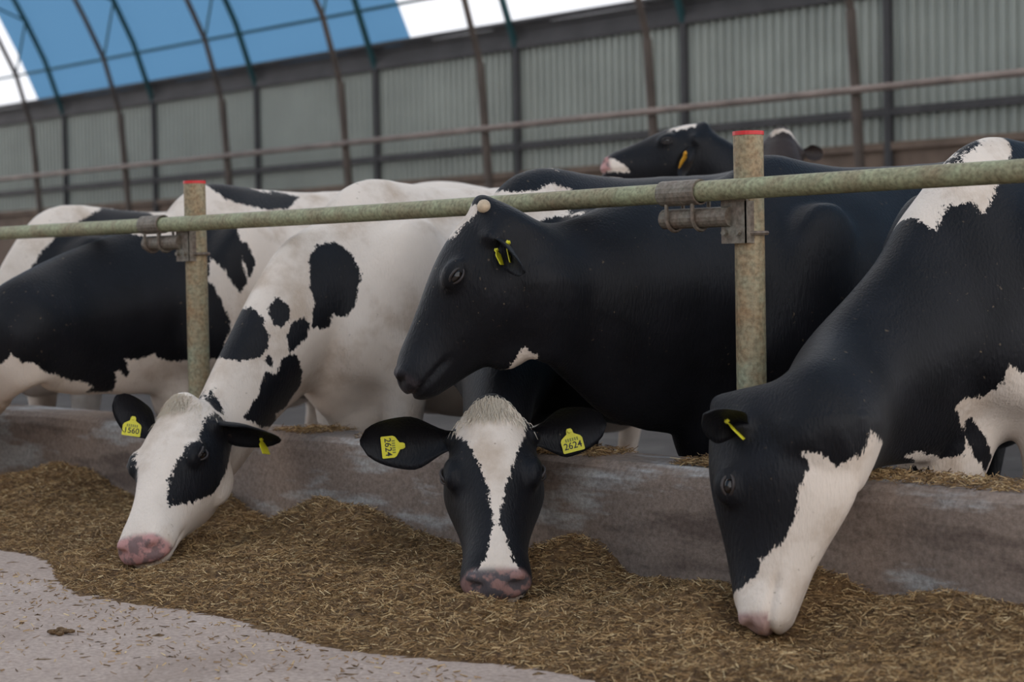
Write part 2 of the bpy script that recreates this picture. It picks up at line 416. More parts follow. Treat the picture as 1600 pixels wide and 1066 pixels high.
class Cow:
    def __init__(c, name, label, x, y, yaw=0, scale=1.0, mat=None, base=1.0, voxel=.009, stand=CF, group=None):
        c.name = name; c.label = label; c.x = x; c.y = y; c.yaw = yaw; c.k = scale; c.mat = mat; c.base = base; c.voxel = voxel; c.stand = stand
        c.fw = np.array([sin(yaw), -cos(yaw), 0]); c.lf = np.array([cos(yaw), sin(yaw), 0]); c.up = np.array([0, 0, 1.])
        c.patches = []; c.ears = []; c.group = group; c.wide = 1.06; c.deep = 1.0; c.eyepatch = 0; c.brisket = None; c.extra = []
    def L(c, a, b_, z): return np.array([c.x, c.y, c.stand]) + c.k*(c.fw*a+c.lf*b_+c.up*z)
    def set_head(c, poll, muzzle, normal, hs=1.0):
        c.hp = np.asarray(poll, float); ax = np.asarray(muzzle, float)-c.hp
        c.hu = nrm(ax); c.hs = np.linalg.norm(ax)/.54 if hs is None else hs
        nv = np.asarray(normal, float); c.hv = nrm(nv-c.hu*(nv@c.hu)); c.hw = np.cross(c.hv, c.hu)  # left side of the head
        if c.hw @ np.cross(c.hv, c.hu) < 0: c.hw = -c.hw
    def H(c, u, v, w): return c.hp+c.hs*(c.hu*u+c.hv*v+c.hw*w*c.wide)
    def build(c, neck_pts=None, neck_dims=None, lump=True, legs=True):
        q = MB()
        # trunk
        secs = resample(TRUNK, 4)
        q.loft([section(c.L(a, 0, (zt*.45+zb*.55)), c.lf, c.up, c.k*hw, c.k*(zt-(zt*.45+zb*.55)), c.k*((zt*.45+zb*.55)-zb), 2.25, tw, .62, 32) for a, zt, zb, hw, tw in secs])
        for s in (-1, 1):
            q.ellipsoid(c.L(.10, s*.20, .98), [c.k*np.array(v) for v in (c.up*.30+c.fw*-.06, c.fw*.17, c.lf*.085)])   # shoulder
            q.ellipsoid(c.L(.24, s*.15, .86), [c.k*np.array(v) for v in (c.up*.16, c.fw*.12, c.lf*.10)])
            q.ellipsoid(c.L(-1.03, s*.25, 1.33), [c.k*np.array(v) for v in (c.up*.07, c.fw*.12, c.lf*.06)])           # hook bone
            q.ellipsoid(c.L(-1.25, s*.19, 1.02), [c.k*np.array(v) for v in (c.up*.30, c.fw*.20, c.lf*.11)])           # thigh
            if legs:
                fl = [(.12, .19, .86, .115), (.10, .19, .70, .090), (.10, .185, .52, .062), (.11, .185, .42, .058), (.105, .185, .36, .045), (.10, .185, .18, .040), (.11, .185, .11, .052), (.14, .185, .06, .058), (.15, .185, 0.005, .068)]
                hl = [(-1.22, .20, .90, .16), (-1.15, .20, .72, .12), (-1.27, .20, .58, .075), (-1.37, .20, .50, .058), (-1.36, .20, .42, .050), (-1.31, .20, .20, .042), (-1.30, .20, .11, .052), (-1.26, .20, .06, .058), (-1.25, .20, .005, .068)]
                for tab in (fl, hl):
                    tb = resample(tab, 3); q.tube([c.L(a, s*b_, z) for a, b_, z, r in tb], [c.k*r for a, b_, z, r in tb], 14)
        q.ellipsoid(c.L(-1.02, 0, .60), [c.k*np.array(v) for v in (c.up*.15, c.fw*.22, c.lf*.17)])    # udder
        q.ellipsoid(c.L(.22, 0, .69), [c.k*np.array(v) for v in (c.up*.12, c.fw*.12, c.lf*.09)])      # brisket
        q.tube([c.L(-1.47, 0, 1.36), c.L(-1.56, 0, 1.25), c.L(-1.57, 0, .9), c.L(-1.55, 0, .55)], [.035, .03, .02, .035], 8)
        # neck: (point, half width, up, down)
        pts = [np.asarray(p, float) for p in neck_pts]
        rows = [np.concatenate([p, d]) for p, d in zip(pts, neck_dims)]
        rows = resample(rows, 6); rg = []
        for i, r in enumerate(rows):
            t = nrm(rows[min(i+1, len(rows)-1)][:3]-rows[max(i-1, 0)][:3])
            g = i/(len(rows)-1)
            upv = nrm((1-g)*c.neckup + g*c.up); sd = nrm(np.cross(upv, t)); up2 = np.cross(t, sd)
            if up2 @ upv < 0: up2 = -up2
            rg.append(section(r[:3], sd, up2, r[3], r[4], r[5], 2.2, .55, .45, 28))
        q.loft(rg)
        # head
        hs = [(u, vt, vb*(1+(c.deep-1)*float(sstep(.0, .10, u))), hw, tw, jw) for u, vt, vb, hw, tw, jw in resample(HEAD, 4)]
        q.loft([section(c.H(u, vt*.5+vb*.5, 0), c.hw, c.hv, c.hs*hw*c.wide, c.hs*(vt-vb)/2, c.hs*(vt-vb)/2, 2.7, tw, jw, 32) for u, vt, vb, hw, tw, jw in hs])
        for s in (-1, 1):
            q.ellipsoid(c.H(.205, -.020, s*.088), [c.hs*v for v in (c.hu*.050, c.hv*.036, c.hw*.026)])       # orbit
            q.ellipsoid(c.H(.18, -.16, s*.070), [c.hs*v for v in (c.hu*.085, c.hv*.075, c.hw*.034)])         # cheek
            q.ellipsoid(c.H(.505, -.035, s*.043), [c.hs*v for v in (c.hu*.028, c.hv*.028, c.hw*.026)])       # nostril wing
            q.ellipsoid(c.H(.065, -.06, s*.082), [c.hs*v for v in (c.hu*.035, c.hv*.035, c.hw*.035)])        # ear root
        q.ellipsoid(c.H(.495, -.105, 0), [c.hs*v for v in (c.hu*.045, c.hv*.032, c.hw*.055)])                # lower lip
        q.ellipsoid(c.H(-.002, .004, 0), [c.hs*v for v in (c.hu*.035, c.hv*.035, c.hw*.055)])                # poll
        for (cc, ax) in c.extra: q.ellipsoid(cc, ax)
        if c.brisket: q.ellipsoid(np.array([c.x, c.y, 0])+c.fw*c.brisket[0]+c.up*c.brisket[1], [c.up*.21, c.fw*.14, c.lf*.13])
        # unite into one skin
        me = bpy.data.meshes.new('tmp'); me.from_pydata(q.v, [], q.f); me.update()
        ob = bpy.data.objects.new('tmp', me); COL.objects.link(ob)
        md = ob.modifiers.new('r', 'REMESH'); md.mode = 'VOXEL'; md.voxel_size = c.voxel
        dg = bpy.context.evaluated_depsgraph_get(); m2 = bpy.data.meshes.new_from_object(ob.evaluated_get(dg))
        bpy.data.objects.remove(ob); bpy.data.meshes.remove(me)
        nv = len(m2.vertices); V = np.empty(nv*3); m2.vertices.foreach_get('co', V); V = V.reshape(-1, 3)
        E_ = np.empty(len(m2.edges)*2, int); m2.edges.foreach_get('vertices', E_); E_ = E_.reshape(-1, 2)
        deg = np.bincount(E_.ravel(), minlength=nv).astype(float)
        def lap(V):
            o = np.empty_like(V)
            for k in range(3): o[:, k] = np.bincount(E_[:, 0], V[E_[:, 1], k], nv)+np.bincount(E_[:, 1], V[E_[:, 0], k], nv)
            return o/deg[:, None]-V
        R_ = V-c.hp; hl = np.stack([R_@c.hu, R_@c.hv, R_@c.hw], 1)/c.hs
        face = sstep(.02, .12, hl[:, 0])*(np.linalg.norm(R_, axis=1) < .75*c.hs)
        it = int(60*(.009/c.voxel)**2)
        for i in range(max(it, 8)):
            w = np.where(face > .5, 1.0 if i < 5*(.009/c.voxel)**2 else 0.0, 1.0)
            V = V+.5*w[:, None]*lap(V)
        for kx, ky, kz, am in ((9, 5, 7, .0030), (-6, 11, 9, .0025), (17, -8, 13, .0016), (8, 21, -15, .0014), (31, 12, 23, .0008)):
            ph = V@np.array([kx, ky, kz], float)
            nn_ = V-np.array([c.x, c.y, c.stand+1.0*c.k]); nn_ /= np.linalg.norm(nn_, axis=1)[:, None]
            V = V+nn_*(am*np.sin(ph)*np.sin(ph*.37+1.1)*(1-.7*face))[:, None]
        # nostrils, mouth slit and wrinkles pressed into the skin
        R_ = V-c.hp; hl = np.stack([R_@c.hu, R_@c.hv, R_@c.hw], 1)/c.hs
        near = (np.abs(hl[:, 2]) < .16) & (hl[:, 1] < .10) & (hl[:, 1] > -.40) & (hl[:, 0] < .62) & (hl[:, 0] > -.12)
        for s in (-1, 1):
            d = hl-np.array([.522, -.036, s*.050]); rr = np.sqrt((d[:, 0]/.017)**2+(d[:, 1]/.013)**2+(d[:, 2]/.018)**2)
            g = np.exp(-rr**2)*near; V -= (c.hs*.024*g)[:, None]*(c.hu*.6+c.hw*s*.6)
        mo = np.abs(hl[:, 1]-(-.086-.25*(.52-hl[:, 0])))
        g = np.exp(-(mo/.008)**2)*near*sstep(.39, .43, hl[:, 0])
        cen = c.H(.45, -.085, 0); V -= (c.hs*.012*g)[:, None]*((V-cen)/np.linalg.norm(V-cen, axis=1)[:, None])
        pad = sstep(.485, .505, hl[:, 0]+.10*np.clip(hl[:, 1]+.02, -.06, .1))*near*(hl[:, 1] > -.082)
        F_ = [tuple(p.vertices) for p in m2.polygons]
        c.V = V; c.F = F_
        bpy.data.meshes.remove(m2)
        c.bvh = BVHTree.FromPolygons([tuple(v) for v in V], F_)
        # coat field: > 0 black, < 0 white (metres from the patch edge)
        fld = np.full(nv, .3*c.base)
        ishead = (hl[:, 0] > .0) & near & (hl[:, 1] > -.345)
        for col, mode, poly in c.patches:
            P3 = []
            for (px, py) in poly:
                d = Vector(ray(px, py)).normalized(); h = c.bvh.ray_cast(Vector(CC), d)
                P3.append(None if h[0] is None else np.array(h[0]))
            hit = [p for p in P3 if p is not None]
            if not hit: continue
            cen = np.mean(hit, 0)
            if mode == 'body': e1, e2, ax = c.fw, c.up, c.lf
            elif mode == 'hside': e1, e2, ax = c.hu, c.hv, c.hw
            else: e1, e2, ax = c.hu, c.hw, c.hv
            for i, (px, py) in enumerate(poly):
                if P3[i] is None:
                    r_ = ray(px, py); P3[i] = CC+r_*(((cen-CC)@ax)/(r_@ax)) if abs(r_@ax) > .25 else CC+r_*depth(cen)
            pl = np.array([[p@e1, p@e2] for p in P3])
            sd = signed_poly(np.stack([V@e1, V@e2], 1), pl)
            if mode == 'body': sd = np.where(ishead & (hl[:, 0] > .05), -1, sd)
            elif mode == 'hfront': sd = np.where(ishead & (hl[:, 1] > -.10), sd, -1)
            elif mode == 'hside': sd = np.where(near & (hl[:, 0] > -.10), sd, -1)
            if col == 'k': fld = np.maximum(fld, np.clip(sd, -.3, .3))
            else: fld = np.minimum(fld, -np.clip(sd, -.3, .3))
        if c.eyepatch:
            for s in (-1, 1): fld = np.maximum(fld, c.eyepatch-np.linalg.norm(V-c.H(.215, -.03, s*.095), axis=1))
        # ears, joined to the skin
        AV = [V]; AF = list(F_); AP = [fld]; APd = [pad]; n0 = nv
        for (base, tip, opening, wid, pv) in c.ears:
            ev, ef = ear_mesh(np.asarray(base, float), np.asarray(tip, float), np.asarray(opening, float), wid)
            AV.append(ev); AF += [tuple(i+n0 for i in f) for f in ef]; n0 += len(ev)
            AP.append(np.full(len(ev), pv)); APd.append(np.zeros(len(ev)))
        org = np.array([c.x, c.y, c.stand])
        me = bpy.data.meshes.new(c.name); allV = np.concatenate(AV)-org
        me.from_pydata(allV.tolist(), [], AF); me.update(); me.shade_smooth()
        c.skin = BVHTree.FromPolygons((allV+org).tolist(), AF)          # body with ears
        for nm, arr in (('patch', AP), ('pad', APd)):
            a = me.attributes.new(nm, 'FLOAT', 'POINT'); a.data.foreach_set('value', np.concatenate(arr).astype(np.float32))
        me.materials.append(c.mat)
        o = bpy.data.objects.new(c.name, me); COL.objects.link(o); o.location = org
        tag(o, c.label, 'cow', c.group); c.o = o
        # eyes with lids
        for s in (-1, 1):
            q = MB(); q.ellipsoid(c.H(.208, -.026, s*.0995), [c.hs*v for v in (c.hu*.020, c.hv*.017, c.hw*.0165)], 16, 12); e = q.build('eye', M['eye'], o, True)
            q = MB()
            q.tube([c.H(.208+.0235*cos(a)-.002, -.026+.0135*sin(a)+.003*cos(a), s*(.1135-.012*abs(cos(a))**2)) for a in np.linspace(0, 2*pi, 25)], c.hs*.0036, 7); q.build('eyelid', M['lid'], e, True)
        return o

def ear_mesh(base, tip, opening, wid):
    ax = tip-base; ln = np.linalg.norm(ax); ax /= ln
    nv = nrm(opening-ax*(opening@ax)); sd = np.cross(nv, ax); ns, ntt = 15, 11
    v = []; f = []
    for layer in (0, 1):
        for i in range(ns):
            s = i/(ns-1)
            w = .62*wid*(.34+.66*float(sstep(0, .48, s)))*sqrt(max(0, 1-s**3.4))
            w = max(w, .006)
            for j in range(ntt):
                t = -1+2*j/(ntt-1)
                cup = (.55*(1-s)+.28)*w*(t*t-.6)
                th = .0 if layer == 0 else -(.011*(1-s)+.005)*(1-abs(t)**3)
                drop = -.02*s*s
                v.append(base+ax*ln*s+sd*w*t+nv*(cup+th+drop))
    def id_(l, i, j): return l*ns*ntt+i*ntt+j
    for i in range(ns-1):
        for j in range(ntt-1):
            f.append((id_(0, i, j), id_(0, i, j+1), id_(0, i+1, j+1), id_(0, i+1, j)))
            f.append((id_(1, i, j), id_(1, i+1, j), id_(1, i+1, j+1), id_(1, i, j+1)))
        for j, a, b_ in ((0, 0, 1), (ntt-1, 1, 0)):
            f.append((id_(a, i, j), id_(a, i+1, j), id_(b_, i+1, j), id_(b_, i, j)))
    for j in range(ntt-1): f.append((id_(0, ns-1, j), id_(0, ns-1, j+1), id_(1, ns-1, j+1), id_(1, ns-1, j)))
    return np.array(v), f

def ear_tag(cow, pos, right, normal, lines, size=.062, mat='yellow', wide=1.0):
    """flat plastic tag: plate with a narrower neck and a round button, digits printed on it"""
    r = nrm(right); n = nrm(np.asarray(normal, float)-r*(np.asarray(normal, float)@r)); u = np.cross(n, r)
    out = [(-.46, -.5), (.46, -.5), (.5, -.46), (.5, .05), (.44, .16), (.16, .34), (.14, .50), (.08, .58), (-.08, .58), (-.14, .50), (-.16, .34), (-.44, .16), (-.5, .05), (-.5, -.46)]
    pos = np.asarray(pos, float); q = MB(); k = len(out)
    def skin(p):                                  # the ear surface behind a point
        h = cow.skin.ray_cast(Vector(CC), Vector(np.asarray(p)-CC).normalized())
        return None if h[0] is None else np.array(h[0])
    cpt = pos+size*.46*u; hit = skin(cpt)
    if hit is None or np.linalg.norm(hit-cpt) > .25: hit = np.array(cow.skin.find_nearest(Vector(cpt))[0])
    facing = n @ VIEW < -.8
    if facing:                                    # plate lies on the ear: tilt it like the ear, just clear of it
        S_ = [(pos+size*(x*wide*r+y*u)) for x, y in out]; S_ = [(p, skin(p)) for p in S_]
        H_ = np.array([h for p, h in S_ if h is not None and np.linalg.norm(h-hit) < .09]+[hit])
        if len(H_) >= 10:
            n2 = np.linalg.svd(H_-H_.mean(0))[2][2]; n2 = n2 if n2 @ n > 0 else -n2
            n = nrm(n*.5+n2*.5); r = nrm(r-n*(r@n)); u = np.cross(n, r)
        pos = hit-size*.46*u+n*.003
        sink = max([0]+[float((h-(pos+size*(x*wide*r+y*u)))@n) for (x, y), (p, h) in zip(out, S_) if h is not None and np.linalg.norm(h-hit) < .09])
        pos = pos+n*min(sink, .012)
    else:                                         # tag turned edge-on: its mid line stays on the open side of the ear
        pos = hit-size*.46*u
        ax_ = [(p, skin(p)) for p in (pos+size*y*u for y in (-.5, -.25, 0, .25))]
        pos = pos-VIEW*min(.045, max([0]+[depth(p)-depth(h) for p, h in ax_ if h is not None]))
    fr = [pos+size*(x*wide*r+y*u)+n*.0012 for x, y in out]; bk = [p-n*.0024 for p in fr]
    q.add(fr+bk, [tuple(range(k)), tuple(range(2*k-1, k-1, -1))]+[(i, k+i, k+(i+1) % k, (i+1) % k) for i in range(k)])
    t = q.build('ear_tag', M[mat], cow.o)
    q = MB(); cpt = pos+size*.46*u
    q.tube([cpt-n*(.008 if facing else .004), cpt+n*.006], size*.085, 12); q.tube([cpt, hit+(hit-cpt)*.1+VIEW*.004], size*.05, 8); q.build('button', M[mat], t)      # stud through the ear
    if lines:                                     # a row of print too small to read
        q = MB()
        for j in range(6):
            a = pos+size*((-.26+.105*j)*wide*r+.06*u)+n*.0014; w_, h_ = size*.032*wide, size*.075
            q.add([a-r*w_-u*h_, a+r*w_-u*h_, a+r*w_+u*h_, a-r*w_+u*h_], [(0, 1, 2, 3)])
        o_ = q.build('small_print', M['print'], t); o_['kind'] = 'stuff'
    for txt, yy, hgt in lines:
        cu = bpy.data.curves.new('digits', 'FONT'); cu.body = txt; cu.size = hgt*size; cu.align_x = 'CENTER'; cu.align_y = 'CENTER'; cu.offset = hgt*size*.012
        ob = bpy.data.objects.new('digits', cu); COL.objects.link(ob)
        dg = bpy.context.evaluated_depsgraph_get(); me = bpy.data.meshes.new_from_object(ob.evaluated_get(dg)); bpy.data.objects.remove(ob)
        o = bpy.data.objects.new('digits', me); COL.objects.link(o); me.materials.append(M['ink']); o.parent = t
        P = pos+size*yy*u+n*.0020-np.array(wloc(t))
        o.matrix_local = Matrix(((r[0], u[0], n[0], P[0]), (r[1], u[1], n[1], P[1]), (r[2], u[2], n[2], P[2]), (0, 0, 0, 1)))
    return t

VIEW = CR[2]; IMR = CR[0]; IMU = CR[1]           # used only to read directions off the photograph
coatA = coat_material('holstein_coat')
coatC = coat_material('holstein_coat_pink_nose', pad=(.48, .25, .23), padspot=(.22, .14, .135))
coatD = coat_material('holstein_coat_grey_nose', pad=(.10, .085, .09), padspot=(.30, .17, .15))
coatE = coat_material('holstein_coat_black_nose', pad=(.035, .028, .03), padspot=(.012, .01, .012))
coatF = coat_material('holstein_coat_pale_nose', pad=(.50, .33, .29), padspot=(.42, .27, .25))


def neck(c, side=0.0, drop=0.0, mids=None, base=(.10, .97), dims=None, start=((.10, -.15), (.025, -.19))):
    """control points from inside the head back into the trunk"""
    p0 = c.H(*start[0], 0); p1 = c.H(*start[1], 0)
    b0 = c.L(base[0], 0, base[1]); b1 = c.L(-.18, 0, 1.0)
    m = [p1+(b0-p1)*.36+np.array([0, 0, drop]), p1+(b0-p1)*.70+np.array([0, 0, drop*.6])] if mids is None else mids
    d = dims or [(.075, .10, .10), (.088, .135, .135), (.115, .17, .19), (.165, .25, .28), (.215, .34, .36), (.21, .30, .30)]
    d = [tuple(x*c.k for x in t) for t in d]
    c.neckup = nrm(c.up*.8+c.hv*.35)
    return [p0, p1, m[0], m[1], b0, b1], d

def hair_tuft(cow, n, ln, mat, spread=.06, u0=.0, down=1.0):
    q = MB(); r_ = random.Random(5)
    for i in range(n):
        w = r_.gauss(0, spread*.45); u = u0+r_.uniform(-.03, .06)
        s = cow.H(u, .03, w); d = Vector(-cow.hv)
        hit = cow.bvh.ray_cast(Vector(cow.H(u, .12, w)), d)
        if hit[0] is None: continue
        p = np.array(hit[0]); L_ = ln*r_.uniform(.5, 1.1)
        dr = nrm(cow.hu*down*r_.uniform(.6, 1.1)+cow.hw*(w*5+r_.gauss(0, .22))+cow.hv*r_.uniform(.15, .6))
        p2 = p+dr*L_*.55; p3 = p+dr*L_+(cow.hu*.3-cow.hv*.35)*L_*.5
        q.tube([p-cow.hv*.004, p2, p3], [.0010, .0008, .0002], 3)
    return tag(q.build('forelock', mat, cow.o), kind='stuff')

# --- white cow with black spots (head down in the feed)
C = Cow('cow', 'mostly white cow with round black spots, eating with its head down at the kerb', -1.97, .40, 0, 1.0, coatC, -1)
C.wide = 1.12; C.brisket = (.13, .45); C.deep = .80; C.eyepatch = .050; C.set_head(at_y(284, 627, -.55), at_z(204, 850, .10), -VIEW*.90-IMR*.44+IMU*.25, 1.04)
z8 = lambda p: zoompoly(300, 250, 2.268, p); z2 = lambda p: zoompoly(100, 560, 3.135, p)
C.patches = [
 ('k', 'body', z8([(415,340),(445,300),(500,290),(555,320),(600,400),(590,450),(575,520),(545,555),(495,550),(490,585),(460,605),(428,590),(425,545),(435,510),(415,450)])),
 ('k', 'body', z8([(270,520),(300,487),(340,515),(350,560),(320,598),(285,580)])),
 ('k', 'body', z8([(95,690),(110,640),(150,570),(200,520),(250,560),(272,620),(270,670),(230,705),(150,712)])),
 ('k', 'body', z8([(338,625),(355,580),(395,557),(415,580),(410,625),(375,660),(345,685)])),
 ('k', 'body', z8([(255,700),(275,692),(290,715),(285,737),(262,720)])),
 ('k', 'body', z8([(180,915),(235,830),(260,750),(300,760),(320,700),(370,690),(390,750),(385,800),(390,850),(375,885),(320,905),(355,930),(350,945),(250,950)])),
 ('k', 'hside', z2([(500,690),(545,520),(600,470),(665,380),(690,290),(740,265),(800,320),(830,420),(800,530),(770,600),(735,660),(640,700),(560,720),(520,730)])),
 ('k', 'hside', z2([(685,160),(730,180),(780,240),(780,275),(740,255),(700,210)])),
]
dC = depth(C.hp)
C.ears = [(C.H(.075, -.05, .085), at_depth(438, 698, dC+.02), -VIEW*.6-IMU*.7, .085, .3),
          (C.H(.075, -.05, -.085), at_depth(179, 622, dC-.02), -VIEW*.9-IMU*.2, .095, .3)]
C.build(*neck(C, mids=[at_x(402, 580, -1.88), at_x(488, 480, -1.95)]))
ear_tag(C, at_depth(207, 668, dC-.06), IMR*.97+IMU*-.12, -VIEW, [('1560', -.22, .42)], .056)
ear_tag(C, at_depth(412, 698, dC-.02), VIEW*.9+IMR*.3-IMU*.1, IMR*.9+IMU*.35, [], .05)
tuftw = plain('hair_cream', (.66, .58, .47), .7); tuftd = plain('hair_black', (.012, .011, .012), .6)
hair_tuft(C, 900, .036, tuftw, .075, .0)

# --- cow seen face-on with a white blaze
D = Cow('cow', 'black cow with a white blaze eating face-on, tags 2624 in both ears', -1.20, .46, radians(2), 1.0, coatD, 1)
D.wide = 1.16; D.deep = .92; D.set_head(at_y(767, 630, -.36), at_z(775, 935, .055), -VIEW, 1.02)
z3 = lambda p: zoompoly(540, 560, 2.666, p); z4 = lambda p: zoompoly(560, 220, 2.5375, p)
D.patches = [
 ('w', 'hfront', z3([(455,205),(545,110),(640,100),(700,160),(722,215),(750,320),(700,440),(665,540),(645,650),(640,690),(660,720),(695,830),(735,900),(735,960),(700,985),(600,990),(540,960),(520,905),(580,840),(600,760),(615,690),(610,640),(590,540),(560,450),(520,370),(460,320)])),
 ('w', 'body', z4([(515,215),(560,160),(640,205),(700,195),(760,170),(850,190),(880,280),(840,295),(680,322),(600,290)])),
 ('w', 'body', z4([(745,60),(765,62),(805,130),(785,118)])),
]
dD = depth(D.hp)
D.ears = [(D.H(.075, -.05, -.085), at_depth(561, 695, dD+.00), -VIEW*.9-IMU*.25, .125, .3),
          (D.H(.075, -.05, .085), at_depth(949, 664, dD+.00), -VIEW*.9-IMU*.25, .115, .3)]
D.build(*neck(D, mids=[np.array([-.82, -.12, .545]), np.array([-1.03, .08, .62])]))
ear_tag(D, at_depth(613, 698, dD-.028), -IMU*.98+IMR*.10, -VIEW, [('2624', -.2, .42)], .058)
ear_tag(D, at_depth(893, 690, dD-.028), IMR*.96+IMU*.25, -VIEW, [('2624', -.22, .42)], .058)
hair_tuft(D, 1300, .04, tuftw, .075, .0)

# --- big black cow in profile, head raised under the rail
E = Cow('cow', 'big black cow in profile holding its head up under the rail', -.45, .66, 0, 1.0, coatE, 1)
E.set_head(at_y(752, 318, -.36), at_y(602, 594, -.57), -IMR*.85+IMU*.5-VIEW*.12, None)
E.patches = [
 ('w', 'hside', z4([(470,960),(520,915),(590,915),(620,870),(655,820),(710,855),(680,890),(600,940),(540,965)])),
 ('w', 'hside', z4([(340,390),(430,262),(470,250),(472,290),(420,330),(370,390)])),
]
dE = depth(E.hp)
E.ears = [(E.H(.075, -.07, .085), at_depth(806, 428, dE-.23), -IMR*.7-VIEW*.4-IMU*.3, .062, .3),
          (E.H(.075, -.07, -.085), at_depth(790, 352, dE+.2), -IMR*.7+IMU*.1, .055, .3)]
E.brisket = (.30, .43); E.extra = [(E.H(.25, -.225, 0), [E.hu*.13, E.hv*.10, E.hw*.055]), (at_y(945, 385, .05), [nrm(at_y(1050, 350, .3)-at_y(850, 390, -.15))*.26, np.array([0, 0, .10]), np.array([.75, .65, 0])*.06])]
E.build(*neck(E, mids=[at_y(885, 452, -.12), at_y(1000, 458, .12)], base=(.08, .99),
        start=((.16, -.13), (.12, -.235)), dims=[(.09, .14, .14), (.118, .175, .20), (.145, .19, .25), (.19, .285, .39), (.225, .36, .39), (.21, .33, .30)]))
ear_tag(E, at_depth(797, 396, dE-.21), VIEW*.95+IMR*.25, IMR*.85-VIEW*.2+IMU*.2, [], .055)
ear_tag(E, at_depth(781, 403, dE-.17), VIEW*.95+IMR*.35, IMR*.8+IMU*.4, [], .045)
q = MB(); hb = np.array(E.skin.find_nearest(Vector(E.H(.0, .005, .062)))[0]); q.ellipsoid(hb, [E.hv*.018, E.hu*.019, E.hw*.022], 12, 8); tag(q.build('horn_bud', M['horn'], E.o, True), 'pale horn bud')

# --- cow at the right with head hanging in profile
Fc = Cow('cow', 'black cow with white jaw and white withers patch, eating in profile', .36, .58, 0, 1.0, coatF, 1)
Fc.deep = .94; Fc.brisket = (.27, .44); Fc.set_head(at_y(1124, 634, -.42), at_z(1152, 962, .075), -IMR*.94+VIEW*.30, .96)
z6 = lambda p: zoompoly(1060, 560, 2.107, p); z7 = lambda p: zoompoly(1200, 180, 2.3175, p)
Fc.patches = [
 ('w', 'hside', z6([(405,310),(460,310),(520,355),(600,320),(690,300),(712,325),(760,420),(720,560),(680,640),(600,760),(520,860),(450,930),(380,980),(260,990),(150,960),(110,800),(140,740),(165,790),(180,790),(255,720),(270,660),(330,620),(365,570),(385,520),(400,440),(410,400),(430,350)])),
 ('w', 'body', z6([(745,320),(800,310),(880,330),(940,320),(945,250),(915,160),(940,130),(1000,125),(1050,100),(1090,20),(1138,60),(1300,0),(1300,500),(940,500),(860,420),(800,360)])),
 ('k', 'body', z6([(945,200),(965,195),(1010,260),(1040,330),(1035,385),(1010,375),(970,320),(945,260)])),
 ('w', 'body', z7([(640,175),(700,140),(770,105),(830,70),(915,40),(880,130),(870,165),(825,255),(800,330),(770,360),(740,310),(690,325),(650,330),(620,390),(600,420),(515,375),(520,270),(600,190)])),
]
dF = depth(Fc.hp)
Fc.ears = [(Fc.H(.075, -.07, .085), at_depth(1108, 660, dF-.20), -VIEW*.85-IMU*.45-IMR*.1, .085, .3),
           (Fc.H(.075, -.07, -.085), at_depth(1190, 622, dF+.2), -IMR*.7-IMU*.2, .06, .3)]
Fc.build(*neck(Fc, mids=[at_x(1325, 608, .35), at_x(1435, 545, .36)],
         start=((.13, -.13), (.075, -.235)), dims=[(.09, .13, .14), (.120, .15, .175), (.140, .17, .205), (.175, .25, .29), (.215, .34, .36), (.21, .30, .30)]))
ear_tag(Fc, at_depth(1149, 672, dF-.20), VIEW*.93+IMR*.2, IMR*.7+IMU*.7, [], .058)

# --- black and white cow left of the post, head below the frame edge
B = Cow('cow', 'black cow with white back and white chest beside a fence post, head lowered', -3.12, .52, 0, 1.03, coatA, -1, .011)
B.brisket = (.22, .44); B.set_head(at_y(-135, 625, -.42), at_z(-190, 850, .10), -IMR*.75-VIEW*.5+IMU*.2, 1.0)
B.patches = [
 ('k', 'body', [(-140,470),(0,395),(44,385),(90,368),(140,350),(200,364),(275,384),(292,390),(325,352),(360,350),(375,375),(386,381),(397,403),(400,412),(388,437),(380,406),(375,390),(381,425),(387,440),(375,459),(359,437),(347,418),(328,403),(325,437),(350,481),(360,500),(345,560),(293,564),(258,564),(239,554),(220,561),(195,561),(202,580),(200,592),(186,578),(180,581),(181,600),(175,612),(158,616),(146,605),(127,595),(110,597),(98,590),(66,580),(54,566),(39,568),(17,554),(5,568),(-140,600)]),
 ('k', 'body', zoompoly(0, 250, 3.2, [(1075,110),(1090,60),(1200,50),(1280,85),(1310,145),(1350,165),(1400,145),(1495,185),(1440,245),(1340,250),(1250,230),(1180,215),(1120,190)])),
 ('k', 'hside', [(-200, 500), (60, 560), (60, 900), (-200, 900)]),
]
dB = depth(B.hp)
B.ears = [(B.H(.075, -.06, .085), B.H(.03, -.09, .27), -VIEW-IMU*.3, .062, .3), (B.H(.075, -.06, -.085), B.H(.03, -.09, -.27), -VIEW, .062, .3)]
B.build(*neck(B, mids=[at_x(10, 535, -3.05), at_x(120, 500, -3.10)]))

# --- white cow farthest along the kerb
A = Cow('cow', 'white cow with a black shoulder patch standing farthest along the fence', -4.15, .45, 0, 1.0, coatA, -1, .014)
A.set_head(A.L(.85, 0, .80), A.L(1.02, 0, .32), A.fw*.9+A.up*.3, 1.0)
A.patches = [('k', 'body', [(30,445),(62,395),(90,368),(135,340),(185,322),(260,330),(260,480),(60,480)])]
A.ears = [(A.H(.075, -.06, s*.085), A.H(.03, -.09, s*.27), A.fw, .062, .3) for s in (1, -1)]
A.build(*neck(A))

